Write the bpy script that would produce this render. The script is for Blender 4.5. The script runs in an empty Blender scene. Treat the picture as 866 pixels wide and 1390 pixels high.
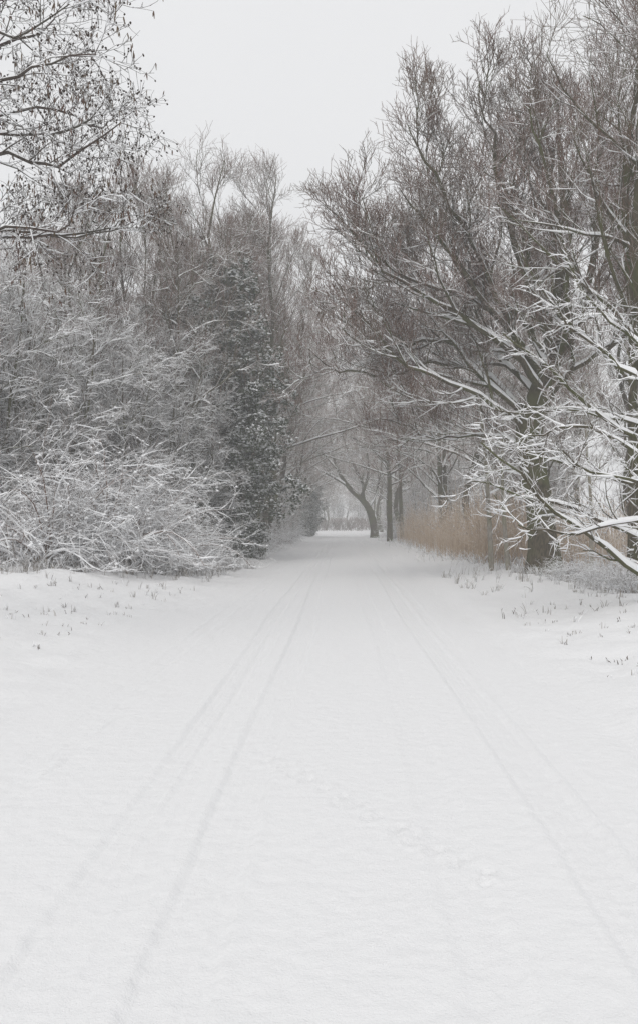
import bpy, math
import numpy as np
from math import radians as rad

scene = bpy.context.scene
COL = scene.collection

# ------------------------------------------------------------------ camera
F = 1300.0            # focal length in pixels of the 866 x 1390 picture
CX, HY, EYE = 465.0, 708.0, 1.6
cam_d = bpy.data.cameras.new('camera')
cam = bpy.data.objects.new('camera', cam_d)
COL.objects.link(cam)
cam.location = (0, 0, EYE)
cam.rotation_euler = (rad(90), 0, 0)
cam_d.sensor_fit = 'VERTICAL'
cam_d.sensor_height = 36.0
cam_d.sensor_width = 36.0
cam_d.lens = F / 1390.0 * 36.0
cam_d.shift_x = (433.0 - CX) / 1390.0
cam_d.shift_y = (HY - 695.0) / 1390.0
cam_d.clip_start = 0.1
cam_d.clip_end = 3000
scene.camera = cam

# ------------------------------------------------------------------ world: overcast sky
SUN_EL, SUN_ROT = rad(52), rad(200)
world = bpy.data.worlds.new('World')
scene.world = world
world.use_nodes = True
nt = world.node_tree
for n_ in list(nt.nodes):
    nt.nodes.remove(n_)
wout = nt.nodes.new('ShaderNodeOutputWorld')
bg_sky = nt.nodes.new('ShaderNodeBackground')
bg_cloud = nt.nodes.new('ShaderNodeBackground')
addw = nt.nodes.new('ShaderNodeAddShader')
sky = nt.nodes.new('ShaderNodeTexSky')
sky.sky_type = 'NISHITA'
sky.sun_disc = False
sky.sun_elevation = SUN_EL
sky.sun_rotation = SUN_ROT
sky.dust_density = 6.0
sky.air_density = 1.0
bg_sky.inputs['Strength'].default_value = 0.012      # the little clear-sky light that leaks through
tc = nt.nodes.new('ShaderNodeTexCoord')
cn = nt.nodes.new('ShaderNodeTexNoise')
cn.inputs['Scale'].default_value = 1.6
cn.inputs['Detail'].default_value = 3.0
cr = nt.nodes.new('ShaderNodeValToRGB')
cr.color_ramp.elements[0].position = 0.3
cr.color_ramp.elements[0].color = (0.782, 0.784, 0.788, 1)
cr.color_ramp.elements[1].position = 0.7
cr.color_ramp.elements[1].color = (0.828, 0.828, 0.830, 1)
bg_cloud.inputs['Strength'].default_value = 1.0
nt.links.new(tc.outputs['Generated'], cn.inputs['Vector'])
nt.links.new(cn.outputs['Fac'], cr.inputs['Fac'])
nt.links.new(cr.outputs['Color'], bg_cloud.inputs['Color'])
nt.links.new(sky.outputs['Color'], bg_sky.inputs['Color'])
nt.links.new(bg_sky.outputs[0], addw.inputs[0])
nt.links.new(bg_cloud.outputs[0], addw.inputs[1])
nt.links.new(addw.outputs[0], wout.inputs['Surface'])

sun_d = bpy.data.lights.new('sun', 'SUN')
sun_d.energy = 1.0
sun_d.angle = rad(40)
sun_d.color = (1.0, 0.98, 0.95)
sun = bpy.data.objects.new('sun', sun_d)
COL.objects.link(sun)
sun.rotation_euler = (rad(90) - SUN_EL, 0, rad(180) - SUN_ROT + rad(0))

scene.view_settings.view_transform = 'Standard'
scene.view_settings.look = 'None'
scene.view_settings.gamma = 1.0
scene.view_settings.exposure = 0.0
scene.view_settings.use_curve_mapping = False
scene.render.engine = 'CYCLES'
scene.cycles.use_denoising = True
scene.cycles.denoising_prefilter = 'NONE'     # keeps the fine twigs crisp
scene.cycles.max_bounces = 8
scene.cycles.diffuse_bounces = 7
scene.cycles.volume_bounces = 1
scene.cycles.use_adaptive_sampling = False


# ------------------------------------------------------------------ materials
def new_mat(name):
    m = bpy.data.materials.new(name)
    m.use_nodes = True
    t = m.node_tree
    b = t.nodes['Principled BSDF']
    return m, t, b


def nd(t, kind, **inp):
    n = t.nodes.new(kind)
    for k, v in inp.items():
        n.inputs[k].default_value = v
    return n


SNOW = (0.87, 0.88, 0.895, 1)


def snow_material(name, bump=0.0, grain=90.0, colour=SNOW):
    m, t, b = new_mat(name)
    b.inputs['Base Color'].default_value = colour
    b.inputs['Roughness'].default_value = 0.75
    b.inputs['Specular IOR Level'].default_value = 0.15
    if bump:
        c = nd(t, 'ShaderNodeTexCoord')
        n1 = nd(t, 'ShaderNodeTexNoise', Scale=grain, Detail=3.0)
        n2 = nd(t, 'ShaderNodeTexNoise', Scale=9.0, Detail=5.0)
        mx = nd(t, 'ShaderNodeMath')
        mx.operation = 'MULTIPLY_ADD'
        mx.inputs[1].default_value = 0.25
        bp = nd(t, 'ShaderNodeBump', Strength=bump, Distance=0.03)
        t.links.new(c.outputs['Object'], n1.inputs['Vector'])
        t.links.new(c.outputs['Object'], n2.inputs['Vector'])
        t.links.new(n1.outputs['Fac'], mx.inputs[0])
        t.links.new(n2.outputs['Fac'], mx.inputs[2])
        t.links.new(mx.outputs[0], bp.inputs['Height'])
        t.links.new(bp.outputs['Normal'], b.inputs['Normal'])
    return m


def bark_material(name, c1, c2, moss, lo, hi, patch=1.2, snow_mix=1.0):
    """wood of two browns and moss, snow lying where the surface faces up"""
    m, t, b = new_mat(name)
    c = nd(t, 'ShaderNodeTexCoord')
    mp = nd(t, 'ShaderNodeMapping')
    mp.inputs['Scale'].default_value = (1, 1, 0.35)
    n1 = nd(t, 'ShaderNodeTexNoise', Scale=22.0, Detail=4.0)
    n2 = nd(t, 'ShaderNodeTexNoise', Scale=patch, Detail=3.0)
    t.links.new(c.outputs['Object'], mp.inputs['Vector'])
    t.links.new(mp.outputs['Vector'], n1.inputs['Vector'])
    t.links.new(c.outputs['Object'], n2.inputs['Vector'])
    mixa = nd(t, 'ShaderNodeMix')
    mixa.data_type = 'RGBA'
    mixa.inputs[6].default_value = (*c1, 1)
    mixa.inputs[7].default_value = (*c2, 1)
    r1 = nd(t, 'ShaderNodeMapRange')
    r1.inputs[1].default_value = 0.35
    r1.inputs[2].default_value = 0.65
    t.links.new(n1.outputs['Fac'], r1.inputs[0])
    t.links.new(r1.outputs[0], mixa.inputs[0])
    mixb = nd(t, 'ShaderNodeMix')
    mixb.data_type = 'RGBA'
    mixb.inputs[7].default_value = (*moss, 1)
    r2 = nd(t, 'ShaderNodeMapRange')
    r2.inputs[1].default_value = 0.42
    r2.inputs[2].default_value = 0.6
    t.links.new(n2.outputs['Fac'], r2.inputs[0])
    t.links.new(r2.outputs[0], mixb.inputs[0])
    t.links.new(mixa.outputs[2], mixb.inputs[6])
    # snow on the upward side
    g = nd(t, 'ShaderNodeNewGeometry')
    sx = nd(t, 'ShaderNodeSeparateXYZ')
    t.links.new(g.outputs['Normal'], sx.inputs[0])
    n3 = nd(t, 'ShaderNodeTexNoise', Scale=7.0, Detail=2.0)
    t.links.new(c.outputs['Object'], n3.inputs['Vector'])
    ad = nd(t, 'ShaderNodeMath')
    ad.operation = 'MULTIPLY_ADD'
    ad.inputs[1].default_value = 0.7
    t.links.new(n3.outputs['Fac'], ad.inputs[0])
    t.links.new(sx.outputs['Z'], ad.inputs[2])
    r3 = nd(t, 'ShaderNodeMapRange')
    r3.inputs[1].default_value = lo + 0.35
    r3.inputs[2].default_value = hi + 0.35
    r3.inputs[4].default_value = snow_mix
    t.links.new(ad.outputs[0], r3.inputs[0])
    mixc = nd(t, 'ShaderNodeMix')
    mixc.data_type = 'RGBA'
    mixc.inputs[7].default_value = SNOW
    t.links.new(r3.outputs[0], mixc.inputs[0])
    t.links.new(mixb.outputs[2], mixc.inputs[6])
    t.links.new(mixc.outputs[2], b.inputs['Base Color'])
    b.inputs['Roughness'].default_value = 0.9
    b.inputs['Specular IOR Level'].default_value = 0.1
    bp = nd(t, 'ShaderNodeBump', Strength=0.6, Distance=0.02)
    t.links.new(n1.outputs['Fac'], bp.inputs['Height'])
    t.links.new(bp.outputs['Normal'], b.inputs['Normal'])
    return m


M = {}
M['ground'] = snow_material('ground_snow', 0.6, 110.0, (0.775, 0.78, 0.79, 1))
M['snow'] = snow_material('lying_snow', 0.0)
M['bark'] = bark_material('mossy_bark', (0.050, 0.042, 0.030), (0.120, 0.102, 0.070), (0.088, 0.090, 0.042), 0.75, 1.0)
M['twig'] = bark_material('twig_bark', (0.130, 0.078, 0.060), (0.220, 0.140, 0.112), (0.120, 0.086, 0.060), 0.48, 0.85, 0.6)
M['twig_far'] = bark_material('twig_bark_warm', (0.180, 0.112, 0.084), (0.285, 0.188, 0.146), (0.165, 0.115, 0.082), 0.30, 0.7, 0.6)
M['twig_snowy'] = bark_material('twig_bark_snowy', (0.120, 0.075, 0.060), (0.190, 0.128, 0.105), (0.110, 0.086, 0.062), -0.15, 0.25, 0.6)
M['pale_bark'] = bark_material('pale_bark', (0.22, 0.20, 0.17), (0.38, 0.35, 0.31), (0.25, 0.24, 0.17), 0.6, 0.9)
M['alder'] = bark_material('alder_bark', (0.050, 0.037, 0.033), (0.100, 0.076, 0.066), (0.080, 0.075, 0.062), 0.55, 0.9, 0.9)
M['cone'] = bark_material('cone_scales', (0.030, 0.021, 0.017), (0.060, 0.042, 0.032), (0.045, 0.030, 0.022), 0.55, 0.9)
M['catkin'] = bark_material('catkin', (0.095, 0.055, 0.042), (0.150, 0.090, 0.065), (0.120, 0.085, 0.050), 0.7, 0.95)
M['ivy'] = bark_material('ivy_leaf', (0.038, 0.052, 0.028), (0.075, 0.095, 0.055), (0.060, 0.072, 0.044), 0.22, 0.62, 2.0)
M['reed'] = bark_material('dry_reed', (0.58, 0.46, 0.34), (0.72, 0.61, 0.49), (0.48, 0.36, 0.25), 0.25, 0.7, 1.5)
M['plume'] = bark_material('reed_plume', (0.40, 0.31, 0.24), (0.55, 0.45, 0.36), (0.33, 0.25, 0.19), 0.2, 0.6, 3.0)
M['straw'] = bark_material('dry_straw', (0.16, 0.12, 0.075), (0.26, 0.20, 0.13), (0.11, 0.085, 0.055), 0.35, 0.7, 3.0)
M['stalk'] = bark_material('dead_stalk', (0.060, 0.048, 0.035), (0.12, 0.095, 0.07), (0.075, 0.06, 0.04), 0.4, 0.8, 3.0)


# ------------------------------------------------------------------ numpy geometry helpers
def norm(v):
    return v / np.maximum(np.linalg.norm(v, axis=-1, keepdims=True), 1e-9)


UP = np.array([0.0, 0.0, 1.0])


def sstep(a, b, x):
    t = np.clip((x - a) / (b - a), 0, 1)
    return t * t * (3 - 2 * t)


def at(px, py, Y):
    """point of the place seen at a pixel of the picture, Y metres down the road"""
    return np.array([(px - CX) / F * Y, Y, EYE - (py - HY) / F * Y])


def spline(pts, n):
    """Catmull-Rom through pts (k, d), resampled to n"""
    p = np.asarray(pts, float)
    k = len(p)
    q = np.vstack([2 * p[0] - p[1], p, 2 * p[-1] - p[-2]])
    u = np.linspace(0, k - 1 - 1e-6, n)
    i = u.astype(int)
    t = (u - i)[:, None]
    a, b, c, d = q[i], q[i + 1], q[i + 2], q[i + 3]
    return 0.5 * (2 * b + (c - a) * t + (2 * a - 5 * b + 4 * c - d) * t ** 2 + (3 * b - a - 3 * c + d) * t ** 3)


def tangents(P):
    return norm(np.gradient(P, axis=1))


def tube_rings(P, R, s):
    B, n, _ = P.shape
    T = tangents(P)
    mz = np.abs(T[:, :, 2]).mean(1) > 0.85
    ref = np.where(mz[:, None], np.array([1.0, 0, 0]), UP)[:, None, :]
    U = norm(np.cross(T, ref))
    V = np.cross(U, T)
    a = np.arange(s) / s * 2 * math.pi + math.pi / 2
    return (P[:, :, None, :] + R[:, :, None, None] * (np.cos(a)[:, None] * U[:, :, None, :] + np.sin(a)[:, None] * V[:, :, None, :]))


def ring_faces(B, n, s):
    b = np.arange(B)[:, None, None] * (n * s)
    i = np.arange(n - 1)[None, :, None] * s
    j = np.arange(s)[None, None, :]
    j2 = (j + 1) % s
    q = np.stack([b + i + j, b + i + j2, b + i + s + j2, b + i + s + j], -1)
    return q.reshape(-1, 4)


class Geo:
    """collects vertices and quads / triangles of one part"""
    def __init__(self):
        self.v, self.q, self.t, self.n = [], [], [], 0

    def add(self, v, q=None, t=None):
        v = np.asarray(v, float).reshape(-1, 3)
        if q is not None and len(q):
            self.q.append(np.asarray(q) + self.n)
        if t is not None and len(t):
            self.t.append(np.asarray(t) + self.n)
        self.v.append(v)
        self.n += len(v)
        return self

    def tubes(self, P, R, s):
        if len(P):
            self.add(tube_rings(P, R, s), ring_faces(P.shape[0], P.shape[1], s))
        return self

    def snow(self, P, R, depth, s, rng, hmin=0.18, hmax=0.55, wmin=0.006, bare=0.1):
        """ridge of snow lying along the top of each branch"""
        if not len(P):
            return self
        T = tangents(P)
        h = np.hypot(T[..., 0], T[..., 1])
        f = sstep(hmin, hmax, h) * np.clip(rng.normal(0.95, 0.28, h.shape), 0.25, 1.5)
        # bare stretches
        f *= np.clip(rng.random((len(P), 1)) * 3.2 + bare, 0, 1)
        keep = f.max(1) > 0.2
        P, R, T, f = P[keep], R[keep], T[keep], f[keep]
        if not len(P):
            return self
        side = norm(np.cross(T, UP) + np.array([1e-6, 0, 0]))
        tipf = np.clip(0.10 + 1.3 * np.linspace(1, 0, P.shape[1]), 0, 1)[None, :]
        hh = 0.5 * (depth * np.clip(0.35 + R / 0.02 * 0.65, 0.35, 1.1) + 1.3 * R) * np.clip(f, 0.02, None) * tipf
        w = np.maximum(R * 1.10, wmin) * np.clip(np.sqrt(f * tipf), 0.1, 1.05)
        C = P + UP * (R * 0.36 + hh * 0.27)[..., None]
        a = np.arange(s) / s * 2 * math.pi + math.pi / 2
        V = (C[:, :, None, :] + w[:, :, None, None] * np.cos(a)[:, None] * side[:, :, None, :]
             + hh[:, :, None, None] * np.sin(a)[:, None] * UP)
        self.add(V, ring_faces(len(P), P.shape[1], s))
        return self

    def mesh(self, name, mat, smooth=True):
        me = bpy.data.meshes.new(name)
        if not self.n:
            return me
        v = np.concatenate(self.v).astype(np.float32)
        q = np.concatenate(self.q) if self.q else np.zeros((0, 4), int)
        t = np.concatenate(self.t) if self.t else np.zeros((0, 3), int)
        me.vertices.add(len(v))
        me.vertices.foreach_set('co', v.ravel())
        nl = q.size + t.size
        me.loops.add(nl)
        me.loops.foreach_set('vertex_index', np.concatenate([q.ravel(), t.ravel()]).astype(np.int32))
        npoly = len(q) + len(t)
        me.polygons.add(npoly)
        ls = np.concatenate([np.arange(len(q)) * 4, q.size + np.arange(len(t)) * 3]).astype(np.int32)
        me.polygons.foreach_set('loop_start', ls)
        me.polygons.foreach_set('use_smooth', np.full(npoly, smooth, dtype=bool))
        me.update(calc_edges=True)
        me.materials.append(M[mat])
        return me


def link(name, me, parent=None):
    o = bpy.data.objects.new(name, me)
    COL.objects.link(o)
    if parent is not None:
        o.parent = parent
    return o


def tag(o, label=None, cat=None, group=None, kind=None):
    if label:
        o['label'] = label
    if cat:
        o['category'] = cat
    if group:
        o['group'] = group
    if kind:
        o['kind'] = kind
    return o


def thing(name, label, cat, loc=(0, 0, 0), group=None):
    o = bpy.data.objects.new(name, None)
    o.empty_display_size = 0.3
    COL.objects.link(o)
    o.location = loc
    return tag(o, label, cat, group)


def copy_thing(root, loc, rz=0.0, sc=(1, 1, 1), label=None, group=None):
    def cp(o, parent):
        c = o.copy()
        COL.objects.link(c)
        c.parent = parent
        for ch in o.children:
            cp(ch, c)
        return c
    r = cp(root, None)
    r.location = loc
    r.rotation_euler = (0, 0, rz)
    r.scale = sc
    if label:
        r['label'] = label
    if group:
        r['group'] = group
    return r


def grow(rng, P, R, m, t=(0.2, 1.0), ang=(30, 60), L=1.0, shape=0.5, n=4, wig=0.25, trop=0.15, rr=0.5,
         rmax=9, rmin=0.004, tip=0.3, upbias=0.3, dens=None):
    """m side branches along every branch of P; returns their polylines and radii"""
    B, k, _ = P.shape
    tt = (np.arange(m)[None, :] + rng.random((B, m))) / m
    tt = t[0] + (t[1] - t[0]) * tt
    u = tt * (k - 1 - 1e-5)
    i = u.astype(int)
    fr = (u - i)[..., None]
    bi = np.arange(B)[:, None]
    p0 = P[bi, i] * (1 - fr) + P[bi, i + 1] * fr
    T = norm(P[bi, i + 1] - P[bi, i])
    r0 = R[bi, i] * (1 - fr[..., 0]) + R[bi, i + 1] * fr[..., 0]
    p0, T, r0, tt = p0.reshape(-1, 3), T.reshape(-1, 3), r0.ravel(), tt.ravel()
    N = len(p0)
    q = rng.normal(size=(N, 3)) + UP * upbias
    q = norm(q - (q * T).sum(1, keepdims=True) * T)
    a = np.radians(rng.uniform(ang[0], ang[1], N))[:, None]
    d = norm(np.cos(a) * T + np.sin(a) * q)
    Ln = L * (1 - shape * tt) * rng.uniform(0.55, 1.35, N)
    step = Ln / (n - 1)
    pts = [p0]
    bend = norm(rng.normal(size=(N, 3)))
    for j in range(n - 1):
        d = norm(d + rng.normal(size=(N, 3)) * wig * 0.6 + bend * wig * 0.35 + UP * (trop / (n - 1)))
        pts.append(pts[-1] + d * step[:, None])
    Pc = np.stack(pts, 1)
    rb = np.clip(np.minimum(r0 * rr, rmax) * rng.uniform(0.7, 1.1, N), rmin, None)
    taper = np.linspace(1, tip, n)[None, :]
    Rc = np.maximum(rb[:, None] * taper, rmin * 0.6)
    return Pc, Rc


def cat(*pr):
    """join sets of equal point count"""
    return np.concatenate([p[0] for p in pr]), np.concatenate([p[1] for p in pr])


# ------------------------------------------------------------------ ground height
def hash2(ix, iy, seed):
    seed = int(seed * 10)
    h = (ix * 374761393 + iy * 668265263 + seed * 2147483647) & 0xFFFFFFFF
    h = ((h ^ (h >> 13)) * 1274126177) & 0xFFFFFFFF
    return ((h ^ (h >> 16)) & 0xFFFFFF) / float(0xFFFFFF)


def vnoise(x, y, seed=0):
    ix, iy = np.floor(x).astype(np.int64), np.floor(y).astype(np.int64)
    fx, fy = x - ix, y - iy
    fx, fy = fx * fx * (3 - 2 * fx), fy * fy * (3 - 2 * fy)
    a, b = hash2(ix, iy, seed), hash2(ix + 1, iy, seed)
    c, d = hash2(ix, iy + 1, seed), hash2(ix + 1, iy + 1, seed)
    return (a * (1 - fx) + b * fx) * (1 - fy) + (c * (1 - fx) + d * fx) * fy - 0.5


RL, RR = -2.75, 2.35     # road edges
g_rng = np.random.default_rng(5)
# a small animal crossed the road: its prints
PRINTS = []
a0, a1 = at(372, 1030, 1.6 * F / (1030 - HY)), at(655, 1190, 1.6 * F / (1190 - HY))
for k in range(13):
    f_ = k / 12 + g_rng.normal(0, .012)
    c_ = a0 * (1 - f_) + a1 * f_
    for s_ in (-1, 1):
        PRINTS.append((c_[0] + g_rng.normal(0, .015) + .02 * s_, c_[1] + .035 * s_ + g_rng.normal(0, .02), 0.030, 0.024))
for k in range(70):      # dimples where lumps dropped from the branches
    PRINTS.append((g_rng.uniform(-2.6, 2.3), g_rng.uniform(3, 16) , g_rng.uniform(.012, .035), g_rng.uniform(.004, .010)))
PRINTS = np.array(PRINTS)


def track(x, y, lo, hi, depth, edge, seed, ribs=0.003):
    wob = 0.035 * np.sin(y * 0.11 + seed) + 0.02 * np.sin(y * 0.37 + seed * 2.3)
    xx = x - wob - 0.016 * vnoise(x / .05, y / .07, 31) - .02 * vnoise(x / .3, y / .35, 32)
    ins = sstep(lo - edge, lo + edge, xx) * (1 - sstep(hi - edge, hi + edge, xx))
    rib = np.cos((xx - lo) / 0.052 * 2 * math.pi) * ribs
    rim = np.exp(-((xx - lo + 0.03) / 0.022) ** 2) + np.exp(-((xx - hi - 0.03) / 0.022) ** 2)
    fade = 0.75 + 0.5 * vnoise(y * 0.35, y * 0 + seed, seed)
    return (-depth * ins + rib * ins + rim * depth * 0.3) * fade * 1.12


def height(x, y):
    z = np.zeros_like(x)
    rl, rr_ = RL, RR
    # verges
    right = sstep(rr_ - 0.1, rr_ + 2.6, x)
    left = sstep(-rl - 0.1, -rl + 3.0, -x)
    z += right * 0.24 + left * 0.20
    z += 0.06 * sstep(2.0, 2.45, x) * (1 - sstep(2.5, 3.2, x))
    v = np.maximum(right, left)
    e = np.maximum(sstep(rr_ - 0.35, rr_ + 0.5, x), sstep(-rl - 0.3, -rl + 0.5, -x))
    z += e * (0.10 * vnoise(x / 1.3, y / 1.5, 1) + 0.07 * vnoise(x / 0.45, y / 0.5, 2) + 0.05 * vnoise(x / 0.17, y / 0.19, 3) + .10 * np.maximum(vnoise(x / .6, y / .7, 21) - .15, 0))
    z += v * 0.5 * vnoise(x / 9, y / 11, 4)
    # lumpy snow under the thickets
    z += sstep(4.6, 7.0, -x) * (0.25 + 0.30 * vnoise(x / 1.1, y / 1.1, 6)) * sstep(14, 22, y)
    # road: camber and wheel tracks
    w = (1 - e)
    z += w * (0.012 * vnoise(x / 0.9, y / 2.5, 7) + 0.004 * vnoise(x / 0.11, y / 0.16, 8) + 0.004 * vnoise(x / .045, y / .06, 9) - 0.015 * (np.abs(x) / 2.5) ** 2)
    z += w * track(x, y, -0.75, -0.47, 0.020, 0.016, 1, .0025)
    z += w * track(x, y, -1.22, -1.00, 0.020, 0.020, 2, .004)
    z += w * track(x, y, -1.00, -0.86, 0.010, 0.030, 3, .002)
    z += w * track(x, y, 0.40, 0.62, 0.010, 0.035, 1.4, .0015)
    z += w * track(x, y, 1.02, 1.30, 0.017, 0.022, 2.2, .004)
    z += w * track(x, y, 1.36, 1.50, 0.012, 0.020, 2.7, .002)
    z += w * track(x, y, -2.15, -1.95, 0.008, 0.05, 5, .001)
    # old bicycle / foot scuffs along the edge of the road
    z += -0.012 * np.exp(-((x + 1.85 + 0.05 * np.sin(y * .3)) / .13) ** 2) * (vnoise(x / .12, y / .22, 11) > 0.12) * w
    z += -0.02 * np.exp(-((x - 2.05 - 0.05 * np.sin(y * .4)) / .12) ** 2) * sstep(.0, .3, vnoise(x / .2, y / .4, 12))
    # the land stays level, fields beyond
    return z


def nonuni(segs):
    out = []
    for a, b, n in segs:
        out.append(np.linspace(a, b, n, endpoint=False))
    return np.concatenate(out + [[segs[-1][1]]])


def grid_mesh(xs, ys, name, mat, mask=None, prints=False):
    X, Y = np.meshgrid(xs, ys)
    Z = height(X, Y)
    if prints:
        for (px, py, pr, pd) in PRINTS:
            i0, i1 = np.searchsorted(ys, [py - 3 * pr, py + 3 * pr])
            j0, j1 = np.searchsorted(xs, [px - 3 * pr, px + 3 * pr])
            if i1 > i0 and j1 > j0:
                d2 = ((X[i0:i1, j0:j1] - px) ** 2 + (Y[i0:i1, j0:j1] - py) ** 2) / pr ** 2
                Z[i0:i1, j0:j1] -= pd * np.exp(-d2) - pd * .35 * np.exp(-(np.sqrt(d2) - 1.7) ** 2 * 4)
    ny, nx = X.shape
    V = np.stack([X, Y, Z], -1).reshape(-1, 3)
    i = np.arange(ny - 1)[:, None] * nx
    j = np.arange(nx - 1)[None, :]
    q = np.stack([i + j, i + j + 1, i + nx + j + 1, i + nx + j], -1)
    if mask is not None:
        q = q[:, mask]
    g = Geo()
    g.add(V, q.reshape(-1, 4))
    return g.mesh(name, mat)


ys_ = [-40, -20, -8, -2]
y_ = 0.0
while y_ < 170:
    ys_.append(y_)
    y_ += 0.045 if y_ < 2.5 else max(0.034, 0.016 * y_ - 0.03)
ys_ = ys_ + [170, 200, 260, 400, 700, 1400]
YS = np.array(ys_)
XR = np.linspace(RL, RR, 280)
road = link('road', grid_mesh(XR, YS, 'road', 'ground', prints=True))
tag(road, 'snow covered lane with shallow tyre tracks', kind='structure')
# ground: left and right of the road, one sheet sharing the road's edges
xl = nonuni([(-900, -120, 6), (-120, -30, 14), (-30, -10, 34), (-10, RL, 90)])
xr = nonuni([(RR, 10, 90), (10, 30, 34), (30, 120, 14), (120, 900, 6)])
XG = np.concatenate([xl, xr])
mask = np.ones(len(XG) - 1, bool)
mask[len(xl) - 1] = False
YG = np.concatenate([YS[:4], YS[4::2]]) if False else YS
ground = link('ground', grid_mesh(XG, YG, 'ground', 'ground', mask))
tag(ground, 'level snow covered verges and fields', kind='structure')


def gz(x, y):
    return float(height(np.array([float(x)]), np.array([float(y)]))[0])


# ------------------------------------------------------------------ tree assembly
SETS = {}


def build_tree(root, trunk, limbs, levels, rng, twig_from=2, bark='bark', twig='twig', snow_depth=0.03,
               split_limbs=False, trunk_sides=10, limb_sides=7, wmin=.006):
    """trunk: (P,R) one chain set; limbs: (P,R) chains; levels: dicts for grow(); parts are linked under root"""
    g = Geo().tubes(trunk[0], trunk[1], trunk_sides)
    tr = link('trunk', g.mesh('trunk', bark), root)
    gs = Geo().snow(trunk[0], trunk[1], snow_depth * 1.3, 6, rng, 0.3, 0.7)
    if gs.n:
        link('snow', gs.mesh('snow', 'snow'), tr)
    sets = [limbs]
    if split_limbs:
        for k in range(len(limbs[0])):
            lp, lr = limbs[0][k:k + 1], limbs[1][k:k + 1]
            lo = link('limb', Geo().tubes(lp, lr, limb_sides).mesh('limb', bark), root)
            gs = Geo().snow(lp, lr, snow_depth * 1.35, 7, rng, bare=.7)
            if gs.n:
                link('snow', gs.mesh('snow', 'snow'), lo)
    crown, branches, snow = Geo(), Geo(), Geo()
    if not split_limbs:
        branches.tubes(limbs[0], limbs[1], limb_sides)
        snow.snow(limbs[0], limbs[1], snow_depth * 1.35, 6, rng, bare=.6)
    cur = limbs
    for li, lv in enumerate(levels):
        kw = dict(lv)
        sides, sn, on = kw.pop('sides', 3), kw.pop('snow', True), kw.pop('on', None)
        nxt = grow(rng, cur[0], cur[1], **kw)
        if on is not None:
            for o_ in on:
                nxt2 = grow(rng, sets[o_][0], sets[o_][1], **kw)
                if nxt2[0].shape[1] == nxt[0].shape[1]:
                    nxt = cat(nxt, nxt2)
        (branches if li < twig_from - 1 else crown).tubes(nxt[0], nxt[1], sides)
        if sn:
            snow.snow(nxt[0], nxt[1], snow_depth * (1.0 if li < 2 else 0.8), 5 if li < 1 else (4 if li < 2 else 3), rng, wmin=wmin)
        sets.append(nxt)
        cur = nxt
    br = tag(link('branches', branches.mesh('branches', bark), root), kind='stuff')
    tag(link('crown', crown.mesh('crown', twig), root), kind='stuff')
    tag(link('snow', snow.mesh('snow', 'snow'), br), kind='stuff')
    SETS[root.name] = sets
    return sets


def radii(n, r0, r1, p=1.0):
    return r1 + (r0 - r1) * (1 - np.linspace(0, 1, n)) ** p


def limbset(rows, n=12, r_tip=0.012, p=1.0, jitter=None, rng=None):
    Ps, Rs = [], []
    for pts, r0 in rows:
        P = spline(pts, n)
        if jitter is not None:
            P[1:] += rng.normal(size=(n - 1, 3)) * jitter
        Ps.append(P)
        Rs.append(radii(n, r0, r_tip, p))
    return np.array(Ps), np.array(Rs)


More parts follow.
